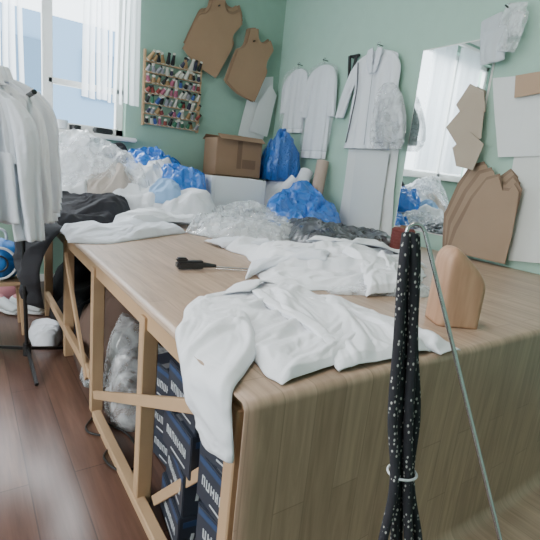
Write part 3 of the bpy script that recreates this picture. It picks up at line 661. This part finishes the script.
for (x,y,rz,nn) in [(.69,.88,.05,4),(.69,1.17,-.10,4),(.78,1.55,.18,3)]:
    for i in range(nn): printed((x+random.uniform(-.015,.015),y+random.uniform(-.012,.012),hs/2+.001+i*(hs+.002)),(.30,.235,hs),rz+random.uniform(-.10,.10))
for i in range(4): printed((1.10,1.0+.02*i,hs/2+.001+i*(hs+.002)),(.34,.30,hs),random.uniform(-.06,.06))
mound('white_rag_bag',[(.55,1.85),(.8,1.8),(1.0,2.0),(.9,2.3),(.6,2.3)],.001,.40,M_clear,seed=61,fold=.10,freq=16,profile=.4)
mound('fabric_scraps',[(.56,1.86),(.8,1.85),(.95,2.0),(.88,2.25),(.62,2.24)],.001,.30,simple('grey_scraps',(.24,.20,.19),.9,bump=.4),seed=63,fold=.10,freq=18,profile=.5)
mound('brown_rag_pile',[(.52,2.4),(.8,2.35),(1.1,2.5),(1.0,2.9),(.6,2.95)],.001,.42,simple('brown_rag',(.14,.09,.07),.9),seed=65,fold=.10,freq=16,profile=.4)
mound('dark_rag_pile',[(.55,3.0),(.9,2.98),(1.2,3.2),(1.1,3.9),(.55,3.8)],.001,.5,M_black,seed=66,fold=.10,freq=14,profile=.4)
mound('white_rag_pile',[(.33,2.95),(.44,2.9),(.52,3.1),(.46,3.3),(.34,3.25)],.001,.12,M_cloth2,seed=67,fold=.05,freq=18,profile=.5)
mound('grey_rag',[(.50,2.32),(.62,2.28),(.68,2.4),(.62,2.52),(.52,2.5)],.001,.16,M_clear,seed=68,fold=.04,freq=16,profile=.5)
curve('power_cable',[(.47,2.0,.008),(.42,1.9,.008),(.50,1.78,.008),(.44,1.66,.008),(.52,1.55,.008),(.58,1.75,.008),(.5,1.95,.008)],.005,M_wire)
b=B(); b.cyl((.75,4.48,1.424),(.75,4.48,1.50),.04,.05,mi=0,n=24); b.cyl((.86,4.48,1.424),(.86,4.48,1.47),.05,.05,mi=1,n=24); b.box((1.1,4.47,1.45),(.16,.1,.05),rot=(0,0,.2),mi=1,bev=.01)
autosm(b.obj('sill_jars',[M_label,M_blkplastic]),40)

# ---------------------------------------------------------------- foreground rod + cord
L=[]
top=V((.387,.2785,1.205)); d=(V((.437,.16,.907))-top).normalized(); foot=top+d*((top.z-.02)/-d.z)
L.append(curve('rod',[foot,foot.lerp(top,.5),top],.0023,M_metal))
L.append(curve('hook',[top,top+V((-.004,.004,.006)),top+V((-.012,.008,.006)),top+V((-.016,.010,-.002)),top+V((-.012,.008,-.009)),top+V((-.004,.003,-.008))],.002,M_metal))
b=B(); b.cyl((foot.x,foot.y,0),(foot.x,foot.y,.02),.09,.085,n=40); b.cyl((foot.x,foot.y,.02),(foot.x,foot.y,.06),.012,n=20); L.append(autosm(b.obj('base',[M_metalblk]),40))
group('cord_holder_stand',L)
L=[]
h=V((.376,.285,1.195))
r3=random.Random(3)
ax=V((.8234,-.5582,0)).normalized(); fw=V((.5661,.7948,0))
bundle=[(-.012,-.022,-.026),(-.004,-.010,-.008),(.003,.004,.006),(.009,.013,.020),(.000,-.002,-.002)]
LE=V((-.006,-.038,0))+ax*.022
for i,(a0,a1,a2) in enumerate(bundle):
    def Q(k,a,dep): return h+LE*k+V((0,0,-.34*k))+ax*a+fw*dep
    dd=(-.008,.004,-.003,.006,.012)[i]
    pts=[Q(-.02,a0*.4,0),Q(.06,a0*.8,dd),Q(.3,a0+r3.uniform(-.002,.002),dd),Q(.55,(a0+a1)/2+r3.uniform(-.002,.002),dd),Q(.76,a1*.6,dd),Q(1.0,a2,dd),Q(1.35,a2*1.3,dd),Q(1.7,a2*1.1+.004,dd)]
    L.append(curve('strand_%d'%(i+1),pts,.0052,M_cord))
q=h+LE*.74+V((0,0,-.34*.74))
L.append(curve('cable_tie',[q+ax*(-.018),q-fw*.012-ax*.004,q+ax*.013,q+fw*.016-ax*.002],.0014,M_label,True))
group('speckled_power_cord',L)

# ---------------------------------------------------------------- lights / world / camera
w=D.worlds.new('world'); bpy.context.scene.world=w; w.use_nodes=True
bg=w.node_tree.nodes['Background']; bg.inputs[0].default_value=(.84,.93,1,1); bg.inputs[1].default_value=5.0
def area(name,loc,target,sx,sy,e,col):
    l=D.lights.new(name,'AREA'); l.shape='RECTANGLE'; l.size=sx; l.size_y=sy; l.energy=e; l.color=col
    o=D.objects.new(name,l); COL.objects.link(o); o.location=loc; o.rotation_euler=(V(target)-V(loc)).to_track_quat('-Z','Y').to_euler(); return o
area('sky_light_back',(.1,6.2,4.3),(.6,3.0,.9),3.0,1.6,640,(.93,.97,1))
area('fill_light_left',(-3.0,1.3,2.4),(1.5,1.8,.9),3.2,1.8,150,(1,.97,.93))  # added fill, brightens the right wall and the table's left side
b=B(); b.box((.6,1.2,H-.04),(.2,1.2,.06),bev=.01); b.obj('fill_lamp_box',[M_white_paint])  # unseen housing, added to go with the fill light below
area('ceiling_fill_light',(.6,1.2,H-.075),(.6,1.2,0),.18,1.15,30,(1,.90,.80))  # added soft fill from overhead, no such lamp in view
cam=D.objects.new('camera',D.cameras.new('camera')); COL.objects.link(cam)
cx=V((.8234,-.5582,.1022)); cy=V((.0412,.2384,.9704)); cz=V((-.5661,-.7948,.2193))
M=Matrix((cx,cy,cz)).transposed().to_4x4(); M.translation=V((0,0,1.25)); cam.matrix_world=M
cam.data.sensor_width=36; cam.data.lens=36*440/540; cam.data.clip_start=.02
bpy.context.scene.camera=cam
